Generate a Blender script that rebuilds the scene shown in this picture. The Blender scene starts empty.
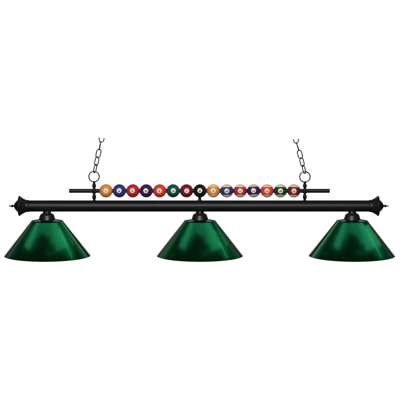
import bpy, bmesh, math, random
from mathutils import Vector, Matrix
random.seed(7)
PI = math.pi
R = math.radians
sc = bpy.context.scene
C = sc.collection

# ------------------------------------------------------------------ scale
S = 0.00415                 # metres per unit of the drawing (balls come out 55 mm wide)
PITCH = R(6.8)              # the camera looks slightly down
CX, CZ = 200.0, 206.0       # drawing point that is the world origin: middle of the bar

def X(px): return (px - CX) * S
def Z(py): return (CZ - py) * S / math.cos(PITCH)

# ------------------------------------------------------------------ helpers
def link(name, mesh, mat, parent=None, smooth=True):
    o = bpy.data.objects.new(name, mesh)
    C.objects.link(o)
    if mat is not None:
        mesh.materials.append(mat)
    if smooth:
        for p in mesh.polygons:
            p.use_smooth = True
    if parent is not None:
        o.parent = parent
    return o

def from_bm(name, bm, mat, parent=None, smooth=True, sharp=35):
    bmesh.ops.recalc_face_normals(bm, faces=bm.faces[:])
    if smooth:
        for e in bm.edges:
            if len(e.link_faces) == 2 and e.calc_face_angle(0) > R(sharp):
                e.smooth = False
    me = bpy.data.meshes.new(name)
    bm.to_mesh(me)
    bm.free()
    return link(name, me, mat, parent, smooth)

def add_lathe(bm, prof, axis='Z', n=64, closed=False, org=(0, 0, 0)):
    """prof: list of (t along axis, radius); r == 0 makes a pole."""
    rings = []
    org = Vector(org)
    def pt(t, r, a):
        c, s = r * math.cos(a), r * math.sin(a)
        return Vector((c, s, t)) if axis == 'Z' else Vector((t, c, s))
    for t, r in prof:
        if r <= 1e-9:
            rings.append([bm.verts.new(org + pt(t, 0, 0))])
        else:
            rings.append([bm.verts.new(org + pt(t, r, 2 * PI * k / n)) for k in range(n)])
    pairs = list(zip(rings, rings[1:]))
    if closed:
        pairs.append((rings[-1], rings[0]))
    for a, b in pairs:
        for k in range(n):
            k2 = (k + 1) % n
            if len(a) == 1 and len(b) == 1:
                continue
            if len(a) == 1:
                bm.faces.new((a[0], b[k2], b[k]))
            elif len(b) == 1:
                bm.faces.new((a[k], a[k2], b[0]))
            else:
                bm.faces.new((a[k], a[k2], b[k2], b[k]))

def add_tube(bm, pts, r, closed=False, n=12):
    pts = [Vector(p) for p in pts]
    m = len(pts)
    rings = []
    up = None
    for i in range(m):
        if closed:
            d = (pts[(i + 1) % m] - pts[i - 1]).normalized()
        else:
            d = (pts[min(i + 1, m - 1)] - pts[max(i - 1, 0)]).normalized()
        if up is None:
            up = Vector((0, 1, 0)) if abs(d.y) < 0.9 else Vector((1, 0, 0))
        u = (up - d * up.dot(d)).normalized()
        w = d.cross(u)
        up = u
        rings.append([bm.verts.new(pts[i] + (u * math.cos(2 * PI * k / n) + w * math.sin(2 * PI * k / n)) * r) for k in range(n)])
    last = m if closed else m - 1
    for i in range(last):
        a, b = rings[i], rings[(i + 1) % m]
        for k in range(n):
            bm.faces.new((a[k], a[(k + 1) % n], b[(k + 1) % n], b[k]))
    if not closed:
        bm.faces.new(rings[0][::-1])
        bm.faces.new(rings[-1])

def smooth_prof(pts, sub=6):
    """Catmull-Rom through profile points."""
    out = []
    n = len(pts)
    for i in range(n - 1):
        p0, p1, p2, p3 = pts[max(i - 1, 0)], pts[i], pts[i + 1], pts[min(i + 2, n - 1)]
        for k in range(sub):
            t = k / sub
            q = []
            for c in (0, 1):
                a = 2 * p1[c]
                b = p2[c] - p0[c]
                d = 2 * p0[c] - 5 * p1[c] + 4 * p2[c] - p3[c]
                e = -p0[c] + 3 * p1[c] - 3 * p2[c] + p3[c]
                q.append(0.5 * (a + b * t + d * t * t + e * t ** 3))
            out.append((q[0], max(q[1], 0.0)))
    out.append(pts[-1])
    return out

def thing(name, label, cat, loc=(0, 0, 0), group=None):
    o = bpy.data.objects.new(name, None)
    o.empty_display_size = 0.05
    C.objects.link(o)
    o.location = loc
    o['label'] = label
    o['category'] = cat
    if group:
        o['group'] = group
    return o

# ------------------------------------------------------------------ materials
def new_mat(name):
    m = bpy.data.materials.new(name)
    m.use_nodes = True
    nt = m.node_tree
    b = nt.nodes['Principled BSDF']
    return m, nt, b

def noise(nt, scale, detail=4, coord='Object'):
    tc = nt.nodes.new('ShaderNodeTexCoord')
    n = nt.nodes.new('ShaderNodeTexNoise')
    n.inputs['Scale'].default_value = scale
    n.inputs['Detail'].default_value = detail
    nt.links.new(tc.outputs[coord], n.inputs['Vector'])
    return n

def ranged(nt, src, lo, hi):
    r = nt.nodes.new('ShaderNodeMapRange')
    r.inputs['From Min'].default_value = 0.3
    r.inputs['From Max'].default_value = 0.7
    r.inputs['To Min'].default_value = lo
    r.inputs['To Max'].default_value = hi
    nt.links.new(src, r.inputs['Value'])
    return r.outputs['Result']

def black_metal(name, col, rough, spec=0.35, bump=0.05):
    m, nt, b = new_mat(name)
    b.inputs['Base Color'].default_value = (*col, 1)
    b.inputs['Specular IOR Level'].default_value = spec
    n = noise(nt, 260, 3)
    nt.links.new(ranged(nt, n.outputs['Fac'], rough - .05, rough + .06), b.inputs['Roughness'])
    bp = nt.nodes.new('ShaderNodeBump')
    bp.inputs['Strength'].default_value = bump
    bp.inputs['Distance'].default_value = 0.0006
    nt.links.new(n.outputs['Fac'], bp.inputs['Height'])
    nt.links.new(bp.outputs['Normal'], b.inputs['Normal'])
    return m

M_BAR = black_metal('matte_black_powder_coat', (0.0045, 0.0045, 0.0048), 0.46, 0.26)
M_CAP = black_metal('black_cast_metal', (0.006, 0.006, 0.006), 0.40, 0.32)
M_FIT = black_metal('bronze_black_metal', (0.011, 0.007, 0.0075), 0.40, 0.36)
M_CHAIN = black_metal('dark_chain_steel', (0.020, 0.020, 0.021), 0.34, 0.6)

ANISO, ANROT = 0.74, 0.25
def acrylic():
    m, nt, b = new_mat('green_acrylic')
    # dyed acrylic: clear gloss in front, and a second, green-dyed reflection from the back face of the sheet,
    # which dies away at glancing angles where the dye is deepest to look through
    b.inputs['Base Color'].default_value = (0.0002, 0.002, 0.001, 1)
    b.inputs['Specular IOR Level'].default_value = 0.32
    b.inputs['IOR'].default_value = 1.49
    n = noise(nt, 9, 3)
    nt.links.new(ranged(nt, n.outputs['Fac'], 0.012, 0.025), b.inputs['Roughness'])
    g = nt.nodes.new('ShaderNodeBsdfGlossy')
    g.inputs['Color'].default_value = (0.001, 0.46, 0.15, 1)
    g.inputs['Roughness'].default_value = 0.17
    g.inputs['Anisotropy'].default_value = ANISO
    tg = nt.nodes.new('ShaderNodeTangent'); tg.direction_type = 'RADIAL'; tg.axis = 'Z'
    nt.links.new(tg.outputs['Tangent'], g.inputs['Tangent'])
    g.inputs['Rotation'].default_value = ANROT
    lw = nt.nodes.new('ShaderNodeLayerWeight')
    lw.inputs['Blend'].default_value = 0.5
    mr = nt.nodes.new('ShaderNodeMapRange')
    mr.interpolation_type = 'SMOOTHSTEP'
    mr.inputs['From Min'].default_value = 0.44; mr.inputs['From Max'].default_value = 0.76
    mr.inputs['To Min'].default_value = 0.6; mr.inputs['To Max'].default_value = 0.04
    nt.links.new(lw.outputs['Facing'], mr.inputs['Value'])
    mx = nt.nodes.new('ShaderNodeMixShader')
    nt.links.new(mr.outputs['Result'], mx.inputs['Fac'])
    out = nt.nodes['Material Output']
    nt.links.new(b.outputs['BSDF'], mx.inputs[1])
    nt.links.new(g.outputs['BSDF'], mx.inputs[2])
    nt.links.new(mx.outputs['Shader'], out.inputs['Surface'])
    return m
M_SHADE = acrylic()

CREAM = (0.80, 0.72, 0.56)
def ball_mat(name, col, cap=None, band=0.62):
    m, nt, b = new_mat(name)
    b.inputs['Roughness'].default_value = 0.20
    b.inputs['Specular IOR Level'].default_value = 0.36
    n = noise(nt, 60, 4)
    def rgb(c):
        r = nt.nodes.new('ShaderNodeMixRGB')
        r.inputs['Color1'].default_value = (*[v * 0.93 for v in c], 1)
        r.inputs['Color2'].default_value = (*[min(v * 1.06, 1) for v in c], 1)
        nt.links.new(n.outputs['Fac'], r.inputs['Fac'])
        return r.outputs['Color']
    if cap is None:
        nt.links.new(rgb(col), b.inputs['Base Color'])
    else:
        tc = nt.nodes.new('ShaderNodeTexCoord')
        sp = nt.nodes.new('ShaderNodeSeparateXYZ')
        nt.links.new(tc.outputs['Object'], sp.inputs['Vector'])
        ab = nt.nodes.new('ShaderNodeMath'); ab.operation = 'ABSOLUTE'
        nt.links.new(sp.outputs['Z'], ab.inputs[0])
        mr = nt.nodes.new('ShaderNodeMapRange')
        mr.inputs['From Min'].default_value = BALL_R * band - 0.0004
        mr.inputs['From Max'].default_value = BALL_R * band + 0.0004
        nt.links.new(ab.outputs[0], mr.inputs['Value'])
        mx = nt.nodes.new('ShaderNodeMixRGB')
        nt.links.new(mr.outputs['Result'], mx.inputs['Fac'])
        nt.links.new(rgb(col), mx.inputs['Color1'])
        nt.links.new(rgb(cap), mx.inputs['Color2'])
        nt.links.new(mx.outputs['Color'], b.inputs['Base Color'])
    return m

BALL_R = 6.66 * S
M_SPOT = ball_mat('cream_number_spot', CREAM)
M_INK = ball_mat('black_number_ink', (0.012, 0.012, 0.012))

# ------------------------------------------------------------------ the light fixture
fx = thing('billiard_light', 'long black bar light with three green cone shades hanging from two chains', 'light fixture', (X(199.6), 0, 0))
FX = fx.location.x
def fpx(px): return X(px) - FX

# bar tube, with a small bead at each end
bm = bmesh.new()
r = 5.65 * S
e0, e1 = fpx(27.2), fpx(370.6)
prof = [(e0, 0), (e0, r * .98), (e0 + .0015, r * 1.07), (e0 + .0055, r * 1.09), (e0 + .008, r * 1.0), (e0 + .02, r)]
k = 24
for i in range(1, k):
    prof.append((e0 + (e1 - e0) * i / k, r))
prof += [(e1 - .02, r), (e1 - .008, r), (e1 - .0055, r * 1.09), (e1 - .0015, r * 1.07), (e1, r * .98), (e1, 0)]
add_lathe(bm, prof, 'X', 72)
from_bm('bar', bm, M_BAR, fx)

# bell shaped end caps with a turned finial
cap_prof = smooth_prof([(0.4, 5.9), (-1.4, 6.2), (-3.0, 6.9), (-4.8, 7.9), (-6.3, 8.9), (-7.3, 9.8)], 4)
lip = smooth_prof([(-7.3, 9.8), (-7.9, 10.2), (-8.6, 10.0), (-9.2, 9.2), (-9.5, 8.0)], 4)[1:]
dome = smooth_prof([(-9.5, 8.0), (-9.7, 6.7), (-10.4, 5.8), (-11.6, 4.5), (-12.8, 2.9), (-13.7, 1.3)], 5)[1:]
full_cap = [(0.4, 0)] + cap_prof + lip + dome + [(-13.85, 0)]
fin = smooth_prof([(-13.7, 1.15), (-14.2, 0.75), (-14.8, 1.1), (-15.4, 1.45), (-16.0, 1.15), (-16.6, 0.62), (-17.5, 0.62), (-18.3, 0.68), (-18.7, 0.25)], 4)
full_fin = [(-13.6, 0)] + fin + [(-18.75, 0)]
for sgn, base in ((1, fpx(27.6)), (-1, fpx(369.9))):
    bm = bmesh.new()
    add_lathe(bm, [(sgn * t * S, q * S) for t, q in full_cap], 'X', 64)
    c = from_bm('end_cap', bm, M_CAP, fx)
    c.location.x = base
    bm = bmesh.new()
    add_lathe(bm, [(sgn * t * S, q * S) for t, q in full_fin], 'X', 32)
    from_bm('finial', bm, M_CAP, c)

# rod that carries the balls
bm = bmesh.new()
rr = 2.0 * S
a, b_ = fpx(69.2), fpx(329.7)
add_lathe(bm, [(a, 0), (a, rr * .85), (a + .0012, rr), (b_ - .0012, rr), (b_, rr * .85), (b_, 0)], 'X', 32)
o = from_bm('ball_rod', bm, M_BAR, fx)
o.location.z = Z(190.85)

# short stem under the middle ball
bm = bmesh.new()
add_lathe(bm, [((CZ - y) * S, q * S) for y, q in smooth_prof([(202.0, 2.4), (200.6, 2.2), (199.7, 1.65), (198.6, 1.5), (196.5, 1.5), (192, 1.5)], 4)] , 'Z', 32)
o = from_bm('stem', bm, M_BAR, fx)
o.location.x = fpx(199.7)

# turned posts with a hanging loop each
post = smooth_prof([(202.0, 1.9), (200.6, 1.9), (199.8, 1.25), (199.0, 1.35), (197.8, 1.85), (196.2, 1.95), (194.9, 1.55), (194.0, 1.1), (193.3, 1.45),
                    (192.6, 2.35), (190.8, 2.5), (189.2, 2.35), (188.5, 1.4), (187.8, 1.15), (187.0, 1.75), (185.6, 1.95), (184.3, 1.7), (183.3, 1.15), (182.6, 1.35), (181.7, 1.3), (181.2, 0.7)], 5)
post = [(202.0, 0)] + post + [(181.1, 0)]
bm = bmesh.new()
add_lathe(bm, [((CZ - y) * S, q * S) for y, q in post], 'Z', 32)
p1 = from_bm('post', bm, M_BAR, fx)
p1.location.x = fpx(94.2)
p2 = p1.copy(); C.objects.link(p2); p2.parent = fx; p2.location.x = fpx(304.75)
bm = bmesh.new()
add_tube(bm, [(5.2 * S * math.cos(2 * PI * i / 64), 0, 5.2 * S * math.sin(2 * PI * i / 64)) for i in range(64)], 0.57 * S, True, 14)
h1 = from_bm('hanging_loop', bm, M_CHAIN, fx)
h1.location = (fpx(94.2), 0, Z(176.6))
h2 = h1.copy(); C.objects.link(h2); h2.parent = fx
h2.location = (fpx(304.75), 0, Z(176.9))

# lamp heads: fitter cup above an acrylic cone
ZT, ZB = Z(220.3), Z(255.6)
RT, RB = 15.4 * S, 43.6 * S
TH = 0.0042
def make_lamp(px):
    root = bpy.data.objects.new('lamp_head', None)
    root.empty_display_size = 0.05
    C.objects.link(root); root.parent = fx
    root.location.x = fpx(px)
    # shade: a sheet of real thickness with softened edges and a hole under the fitter
    sl = Vector((RB - RT, ZB - ZT)).normalized()
    nx, nz = -sl.y, sl.x                                  # outward normal in (r, z)
    bm = bmesh.new()
    prof = [(ZT + 1.5 * S, 5.0 * S), (ZT + .0003, RT - .0016), (ZT - .0002, RT - .0006), (ZT - .0009, RT + .0001), (ZT + (ZB - ZT) * .012, RT + (RB - RT) * .012)]
    n = 40
    for i in range(1, n):
        t = i / n
        prof.append((ZT + (ZB - ZT) * t, RT + (RB - RT) * t))
    prof.append((ZT + (ZB - ZT) * .985, RT + (RB - RT) * .985))
    prof += [(ZB, RB), (ZB - .0004, RB - .0012), (ZB - .0002, RB - .0026), (ZB + .0006, RB - TH * 1.15), (ZB + .003, RB - TH * 1.45)]
    for i in range(n - 1, 0, -1):
        t = i / n
        prof.append((ZT + (ZB - ZT) * t - nz * TH * .6, RT + (RB - RT) * t - nx * TH))
    prof += [(ZT - TH, RT - TH), (ZT + 1.5 * S - TH, 5.0 * S)]
    add_lathe(bm, prof, 'Z', 160, closed=True)
    from_bm('shade', bm, M_SHADE, root, sharp=22)
    # fitter cup
    bm = bmesh.new()
    fp = smooth_prof([(210.5, 3.9), (212.4, 4.0), (213.3, 4.5), (213.8, 5.6), (214.9, 6.9), (217.0, 7.6), (219.0, 8.3), (220.2, 8.6)], 5)
    fp = [(210.5, 0)] + fp + [(220.6, 8.1), (220.65, 0)]
    add_lathe(bm, [((CZ - y) * S, q * S) for y, q in fp], 'Z', 48)
    from_bm('fitter', bm, M_FIT, root)
    return root
lamp = make_lamp(46.9)
for px in (199.9, 352.3):
    c = lamp.copy(); C.objects.link(c); c.parent = fx; c.location.x = fpx(px)
    for ch in list(lamp.children):
        d = ch.copy(); C.objects.link(d); d.parent = c

# ------------------------------------------------------------------ chains
WIRE = 0.53 * S
def link_path(L, W, n=14):
    """centreline of an oval link in the XZ plane, length L along Z"""
    r_ = W / 2
    h = L / 2 - r_
    pts = []
    for i in range(n + 1):
        a = PI * i / n
        pts.append((r_ * math.cos(a), 0, h + r_ * math.sin(a)))
    for i in range(n + 1):
        a = PI + PI * i / n
        pts.append((r_ * math.cos(a), 0, -h + r_ * math.sin(a)))
    # slightly bowed sides
    return [(x * (1.0 + 0.10 * (1 - min(abs(z) / (L / 2), 1) ** 2)), y, z) for x, y, z in pts]

def chain(px_list, top, label):
    base = px_list[0]
    t = thing('hanging_chain', label, 'chain', (X(base[0]), 0, Z(base[1])), 'chains holding up the light')
    def place(o, px, py, lean, twist):
        m = Matrix.Rotation(lean, 4, 'Y') @ Matrix.Rotation(twist, 4, 'Z')
        o.rotation_euler = m.to_euler()
        o.location = (X(px) - t.location.x, 0, Z(py) - t.location.z)
    me0 = None
    for (px, py, lean, twist) in px_list:
        if me0 is None:
            bm = bmesh.new()
            add_tube(bm, link_path(8.55 * S, 4.3 * S), WIRE, True, 10)
            o = from_bm('chain_link', bm, M_CHAIN, t); me0 = o
        else:
            o = me0.copy(); C.objects.link(o); o.parent = t
        place(o, px, py, R(lean), R(twist))
    # topmost link, cut open above its lower bend
    pts = []
    hw = 2.2 * S
    pts.append((hw * 1.12, 0, 4.3 * S)); pts.append((hw * 1.1, 0, 3.2 * S)); pts.append((hw * 1.04, 0, 2.4 * S))
    for i in range(15):
        a = -PI * i / 14
        pts.append((hw * math.cos(a), 0, hw * .98 + hw * .98 * math.sin(a)))
    pts += [(-hw * 1.04, 0, 2.4 * S), (-hw * 1.1, 0, 3.2 * S), (-hw * 1.12, 0, 4.3 * S)]
    bm = bmesh.new(); add_tube(bm, pts, WIRE, False, 10)
    o = from_bm('chain_link', bm, M_CHAIN, t)
    place(o, top[0], top[1], R(top[2]), R(top[3]))
    return t

chain([(95.35, 168.6, 12, 62), (96.95, 161.3, 12, -38), (98.75, 153.6, 13, 24), (100.3, 145.9, 11, 88)],
      (101.4, 142.3, 10, 0), 'short dark metal chain leaning right, above the solid orange ball end of the bar')
chain([(303.75, 169.4, -13, -62), (301.75, 162.2, -15, 38), (299.65, 154.5, -14, -26), (297.4, 146.9, -18, -88)],
      (296.1, 143.4, -8, 0), 'short dark metal chain leaning left, above the striped maroon ball end of the bar')

# ------------------------------------------------------------------ billiard balls
ORANGE = (0.78, 0.27, 0.045); BLUE = (0.030, 0.035, 0.22); RED = (0.60, 0.018, 0.028); PURPLE = (0.040, 0.014, 0.11)
CORAL = (0.80, 0.050, 0.030); GREEN = (0.003, 0.085, 0.065); MAROON = (0.20, 0.010, 0.018); BLACK = (0.008, 0.008, 0.008)
DGREEN = (0.003, 0.068, 0.032)
WARM = (0.78, 0.64, 0.36); PINKISH = (0.84, 0.64, 0.50); OLIVE = (0.70, 0.62, 0.34); PEACH = (0.80, 0.60, 0.36)
BALLS = [
    (1, ORANGE, None, 'solid orange number 1 billiard ball at the left end of the row'),
    (2, BLUE, None, 'solid blue number 2 billiard ball between the orange and red solid balls'),
    (3, RED, None, 'solid crimson number 3 billiard ball between the solid blue and solid purple balls'),
    (4, PURPLE, None, 'solid dark purple number 4 billiard ball between two red solid balls'),
    (5, CORAL, None, 'solid bright orange red number 5 billiard ball beside the solid green ball'),
    (6, GREEN, None, 'solid dark green number 6 billiard ball without any cream stripe'),
    (7, MAROON, None, 'solid maroon number 7 billiard ball touching the black ball'),
    (8, BLACK, None, 'black number 8 billiard ball in the middle, above the short stem'),
    (9, ORANGE, (0.82, 0.60, 0.30), 'orange striped number 9 billiard ball just right of the black ball'),
    (10, BLUE, WARM, 'blue striped number 10 billiard ball with cream top and bottom'),
    (11, RED, PINKISH, 'crimson striped number 11 billiard ball between the striped blue and striped purple balls'),
    (12, PURPLE, OLIVE, 'purple striped number 12 billiard ball between two red striped balls'),
    (13, CORAL, PEACH, 'orange red striped number 13 billiard ball beside the green striped ball'),
    (14, DGREEN, WARM, 'green striped number 14 billiard ball with cream top and bottom'),
    (15, MAROON, PEACH, 'maroon striped number 15 billiard ball at the right end of the row'),
]
def sphere_pt(u, v, lift):
    q = BALL_R + lift
    return Vector((u, -math.sqrt(max(q * q - u * u - v * v, 0)), v))

def spot_mesh(rad, lift):
    bm = bmesh.new()
    rings = [[bm.verts.new(sphere_pt(0, 0, lift))]]
    nr, n = 5, 48
    for i in range(1, nr + 1):
        q = rad * i / nr
        rings.append([bm.verts.new(sphere_pt(q * math.cos(2 * PI * k / n), q * math.sin(2 * PI * k / n), lift)) for k in range(n)])
    rings.append([bm.verts.new(sphere_pt(rad * 1.02 * math.cos(2 * PI * k / n), rad * 1.02 * math.sin(2 * PI * k / n), -0.0003)) for k in range(n)])
    for i in range(len(rings) - 1):
        a, b = rings[i], rings[i + 1]
        for k in range(n):
            k2 = (k + 1) % n
            if len(a) == 1:
                bm.faces.new((a[0], b[k], b[k2]))
            else:
                bm.faces.new((a[k], b[k], b[k2], a[k2]))
    return bm

def digits_mesh(txt, height, lift):
    cu = bpy.data.curves.new('number', 'FONT')
    cu.body = txt
    cu.align_x = 'CENTER'; cu.align_y = 'CENTER'
    cu.size = 1.0
    cu.offset = 0.038
    cu.space_character = 0.92
    cu.resolution_u = 5
    ob = bpy.data.objects.new('number', cu)
    C.objects.link(ob)
    bpy.context.view_layer.update()
    me = bpy.data.meshes.new_from_object(ob.evaluated_get(bpy.context.evaluated_depsgraph_get()))
    bpy.data.objects.remove(ob)
    bpy.data.curves.remove(cu)
    xs = [v.co.x for v in me.vertices]; ys = [v.co.y for v in me.vertices]
    cx, cy = (min(xs) + max(xs)) / 2, (min(ys) + max(ys)) / 2
    k = height / (max(ys) - min(ys))
    kx = k * (0.80 if len(txt) > 1 else 1.0)
    bm = bmesh.new(); bm.from_mesh(me)
    for v in bm.verts:
        v.co = Vector(((v.co.x - cx) * kx, (v.co.y - cy) * k, 0))
    bmesh.ops.triangulate(bm, faces=bm.faces[:])
    for _ in range(4):
        long_edges = [e for e in bm.edges if e.calc_length() > 0.0016]
        if not long_edges:
            break
        bmesh.ops.subdivide_edges(bm, edges=long_edges, cuts=1)
        bmesh.ops.triangulate(bm, faces=bm.faces[:])
    for v in bm.verts:
        v.co = sphere_pt(v.co.x, v.co.y, lift)
    out = bpy.data.meshes.new('number')
    bm.to_mesh(out); bm.free()
    bpy.data.meshes.remove(me)
    return out

bm = bmesh.new()
bmesh.ops.create_uvsphere(bm, u_segments=64, v_segments=40, radius=BALL_R)
ball_me0 = bpy.data.meshes.new('billiard_ball'); bm.to_mesh(ball_me0); bm.free()
for i, (num, col, cap, label) in enumerate(BALLS):
    band = 0.58
    bo = link('billiard_ball', ball_me0.copy(), ball_mat('ball_finish', col, cap, band))
    bo.location = (X(106.05 + 13.41 * i), 0, Z(190.85))
    bo.rotation_euler = (-PITCH + R(random.uniform(-2.5, 2.5)), R(random.uniform(-4, 4)), R(random.uniform(-3, 3)))
    bo['label'] = label; bo['category'] = 'billiard ball'; bo['group'] = 'billiard balls threaded on the rod'
    so = from_bm('number_spot', spot_mesh(2.5 * S, 0.00025), M_SPOT, bo)
    no = link('number', digits_mesh(str(num), 2.65 * S, 0.0006), M_INK, so, smooth=False)

# ------------------------------------------------------------------ white studio backdrop
bm = bmesh.new()
W, H, Y = 7.0, 3.6, 9.0
nx = 24
vs = [[bm.verts.new((-W + 2 * W * i / nx, Y, 0.92 - 2 * H + 2 * H * j / nx)) for i in range(nx + 1)] for j in range(nx + 1)]
for j in range(nx):
    for i in range(nx):
        bm.faces.new((vs[j][i], vs[j][i + 1], vs[j + 1][i + 1], vs[j + 1][i]))
m, nt, b = new_mat('white_paper')
n = noise(nt, 3, 3)
mx = nt.nodes.new('ShaderNodeMixRGB')
mx.inputs['Color1'].default_value = (0.90, 0.90, 0.90, 1); mx.inputs['Color2'].default_value = (0.92, 0.92, 0.92, 1)
nt.links.new(n.outputs['Fac'], mx.inputs['Fac']); nt.links.new(mx.outputs['Color'], b.inputs['Base Color'])
b.inputs['Roughness'].default_value = 0.9; b.inputs['Specular IOR Level'].default_value = 0.1
bd = from_bm('backdrop', bm, m)
bd['kind'] = 'structure'

# ------------------------------------------------------------------ lamps
def area(name, loc, target, sx, sy, power, col=(1, 1, 1), spread=180):
    l = bpy.data.lights.new(name, 'AREA')
    l.shape = 'RECTANGLE'; l.size = sx; l.size_y = sy; l.energy = power; l.color = col
    l.spread = R(spread)
    o = bpy.data.objects.new(name, l); C.objects.link(o)
    o.location = loc
    d = Vector(target) - Vector(loc)
    o.rotation_euler = d.to_track_quat('-Z', 'Y').to_euler()
    return o

# radiance of an area lamp is power / (pi * area)
def panel(name, x0, x1, y0, y1, z, radiance):
    A = (x1 - x0) * (y1 - y0)
    l = bpy.data.lights.new(name, 'AREA')
    l.shape = 'RECTANGLE'; l.size = x1 - x0; l.size_y = y1 - y0; l.energy = radiance * PI * A
    o = bpy.data.objects.new(name, l); C.objects.link(o)
    o.location = ((x0 + x1) / 2, (y0 + y1) / 2, z)
    return o

# washing the backdrop
area('backdrop_lamp', (0, 6.6, 2.1), (0, Y, -0.4), 13.0, 0.6, 332)
area('backdrop_lamp', (0, 6.6, -4.6), (0, Y, -2.4), 13.0, 0.6, 332)
# key softbox in front, above the camera
area('key_softbox', (-0.3, -4.0, 1.75), (0, 0, 0), 2.2, 1.2, 185)

# unseen panels added overhead to mirror green streaks into the cones, hung by reflection
ZP = 0.97
EYE = Vector((0, -2000 * S * math.cos(PITCH), Z(200) + 2000 * S * math.sin(PITCH)))
def mirror_point(px, phi, t):
    """where the sight line that meets the cone at angle phi, fraction t down, arrives on the plane z = ZP"""
    k = Vector((RB - RT, 0, ZB - ZT)).normalized()
    nr, nz = -k.z, k.x
    nrm = Vector((math.sin(phi) * nr, -math.cos(phi) * nr, nz))
    q = RT + (RB - RT) * t
    p = Vector((X(px) + q * math.sin(phi), -q * math.cos(phi), ZT + (ZB - ZT) * t))
    v = (EYE - p).normalized()
    r_ = 2 * nrm.dot(v) * nrm - v
    return p + r_ * ((ZP - p.z) / r_.z)

def mirror_panel(name, px, ph1, ph2, t1, t2, radiance, lift=0.0):
    c1, c2 = mirror_point(px, R(ph1), t2), mirror_point(px, R(ph2), t2)      # front edge
    u = c2 - c1
    L = u.length
    u.normalize()
    m1 = mirror_point(px, R((ph1 + ph2) / 2), t1)
    nrm = Vector((-u.y, u.x, 0))
    depth = (m1 - c1).dot(nrm)
    if depth < 0:
        nrm = -nrm; depth = -depth
    sag = (mirror_point(px, R((ph1 + ph2) / 2), t2) - c1).dot(nrm)            # the true front edge is a shallow arc
    front = (c1 + c2) / 2 + nrm * sag * 0.7
    tgt = Vector((X(px), 0, (ZT + ZB) / 2))
    n_ = (tgt - front).normalized()                                        # gridded panel, faces its own cone
    u2 = u - n_ * u.dot(n_)
    u2.normalize()
    L *= 0.97
    u2.normalize()
    v2 = n_.cross(u2)
    if v2.dot(nrm) < 0:
        v2 = -v2
    depth *= abs(v2.dot(nrm))
    c = front + v2 * depth / 2
    l = bpy.data.lights.new(name, 'AREA')
    l.shape = 'RECTANGLE'; l.size = L; l.size_y = depth
    l.spread = R(40)
    l.energy = radiance * PI * L * depth * GRID
    o = bpy.data.objects.new(name, l); C.objects.link(o)
    z_ = -n_
    y_ = z_.cross(u2)
    m = Matrix((u2, y_, z_)).transposed().to_4x4()
    m.translation = c
    o.matrix_world = m
GRID = 0.195
STRIP = 9
# from angle, to angle, top, bottom at each side, radiance
PANELS = [(-38, -24, -.6, .64, .72, .21), (-24, -10, -.6, .50, .26, .085), (-10, 10, -.6, .26, .38, .11),
          (10, 18, -.6, .44, .66, .11), (18, 38, -.6, .75, .67, .20), (38, 58, -.3, .69, .62, .13),
          (3, 18, .70, .85, .80, .05)]
for i, px in enumerate((46.9, 199.9, 352.3)):
    for ph1, ph2, t1, ta, tb, rad in PANELS:
        n_seg = max(1, round((ph2 - ph1) / 5.5))
        for k_ in range(n_seg):
            a_, b_ = ph1 + (ph2 - ph1) * k_ / n_seg, ph1 + (ph2 - ph1) * (k_ + 1) / n_seg
            mirror_panel('added_overhead_panel', px, a_, b_, t1, ta + (tb - ta) * (k_ + .5) / n_seg, rad)
# dim cards behind at each side, seen in the glancing edges of the cones
area('side_card', (-2.8, 3.5, 1.6), (0, 0, -.1), 2.4, 1.6, 3.2)
area('side_card', (2.8, 3.5, 1.6), (0, 0, -.1), 2.4, 1.6, 1.6)
area('added_rear_lamp', (0, 2.6, 1.27), (0, 0, -.05), 3.2, 0.65, .8 * PI * 2.08)  # unseen lamp added behind to lighten the top plates of the shades
# narrow strip lamps for the thin line down the right of each shade
for px in (46.9, 199.9, 352.3):
    phi = R(40)
    p1_, p2_ = mirror_point(px, phi, 0.12), mirror_point(px, phi, 0.92)
    u = p2_ - p1_
    tgt = Vector((X(px) + .45 * RB * math.sin(phi), -.45 * RB * math.cos(phi), ZT + (ZB - ZT) * .5))
    c = (p1_ + p2_) / 2
    c = tgt + (c - tgt) * 1.25
    n_ = (tgt - c).normalized()
    u2 = u - n_ * u.dot(n_)
    l = bpy.data.lights.new('strip_lamp', 'AREA')
    l.shape = 'RECTANGLE'; l.size = u2.length; l.size_y = 0.035; l.spread = R(180)
    l.energy = STRIP * PI * l.size * l.size_y
    u2.normalize()
    o = bpy.data.objects.new('strip_lamp', l); C.objects.link(o)
    z_ = -n_
    m = Matrix((u2, z_.cross(u2), z_)).transposed().to_4x4()
    m.translation = c
    o.matrix_world = m

w = bpy.data.worlds.new('World'); sc.world = w; w.use_nodes = True
w.node_tree.nodes['Background'].inputs['Color'].default_value = (1, 1, 1, 1)
w.node_tree.nodes['Background'].inputs['Strength'].default_value = 0.03

# ------------------------------------------------------------------ camera
cam = bpy.data.cameras.new('camera'); co = bpy.data.objects.new('camera', cam); C.objects.link(co)
D = 2000 * S
aim = Vector((0, 0, Z(200)))
co.location = aim + Vector((0, -D * math.cos(PITCH), D * math.sin(PITCH)))
co.rotation_euler = (PI / 2 - PITCH, 0, 0)
cam.sensor_width = 36; cam.lens = 36 * D / (400 * S)
cam.clip_start = 0.1; cam.clip_end = 100
sc.camera = co
sc.view_settings.view_transform = 'Standard'
sc.view_settings.look = 'None'
sc.view_settings.exposure = 0
sc.view_settings.gamma = 1
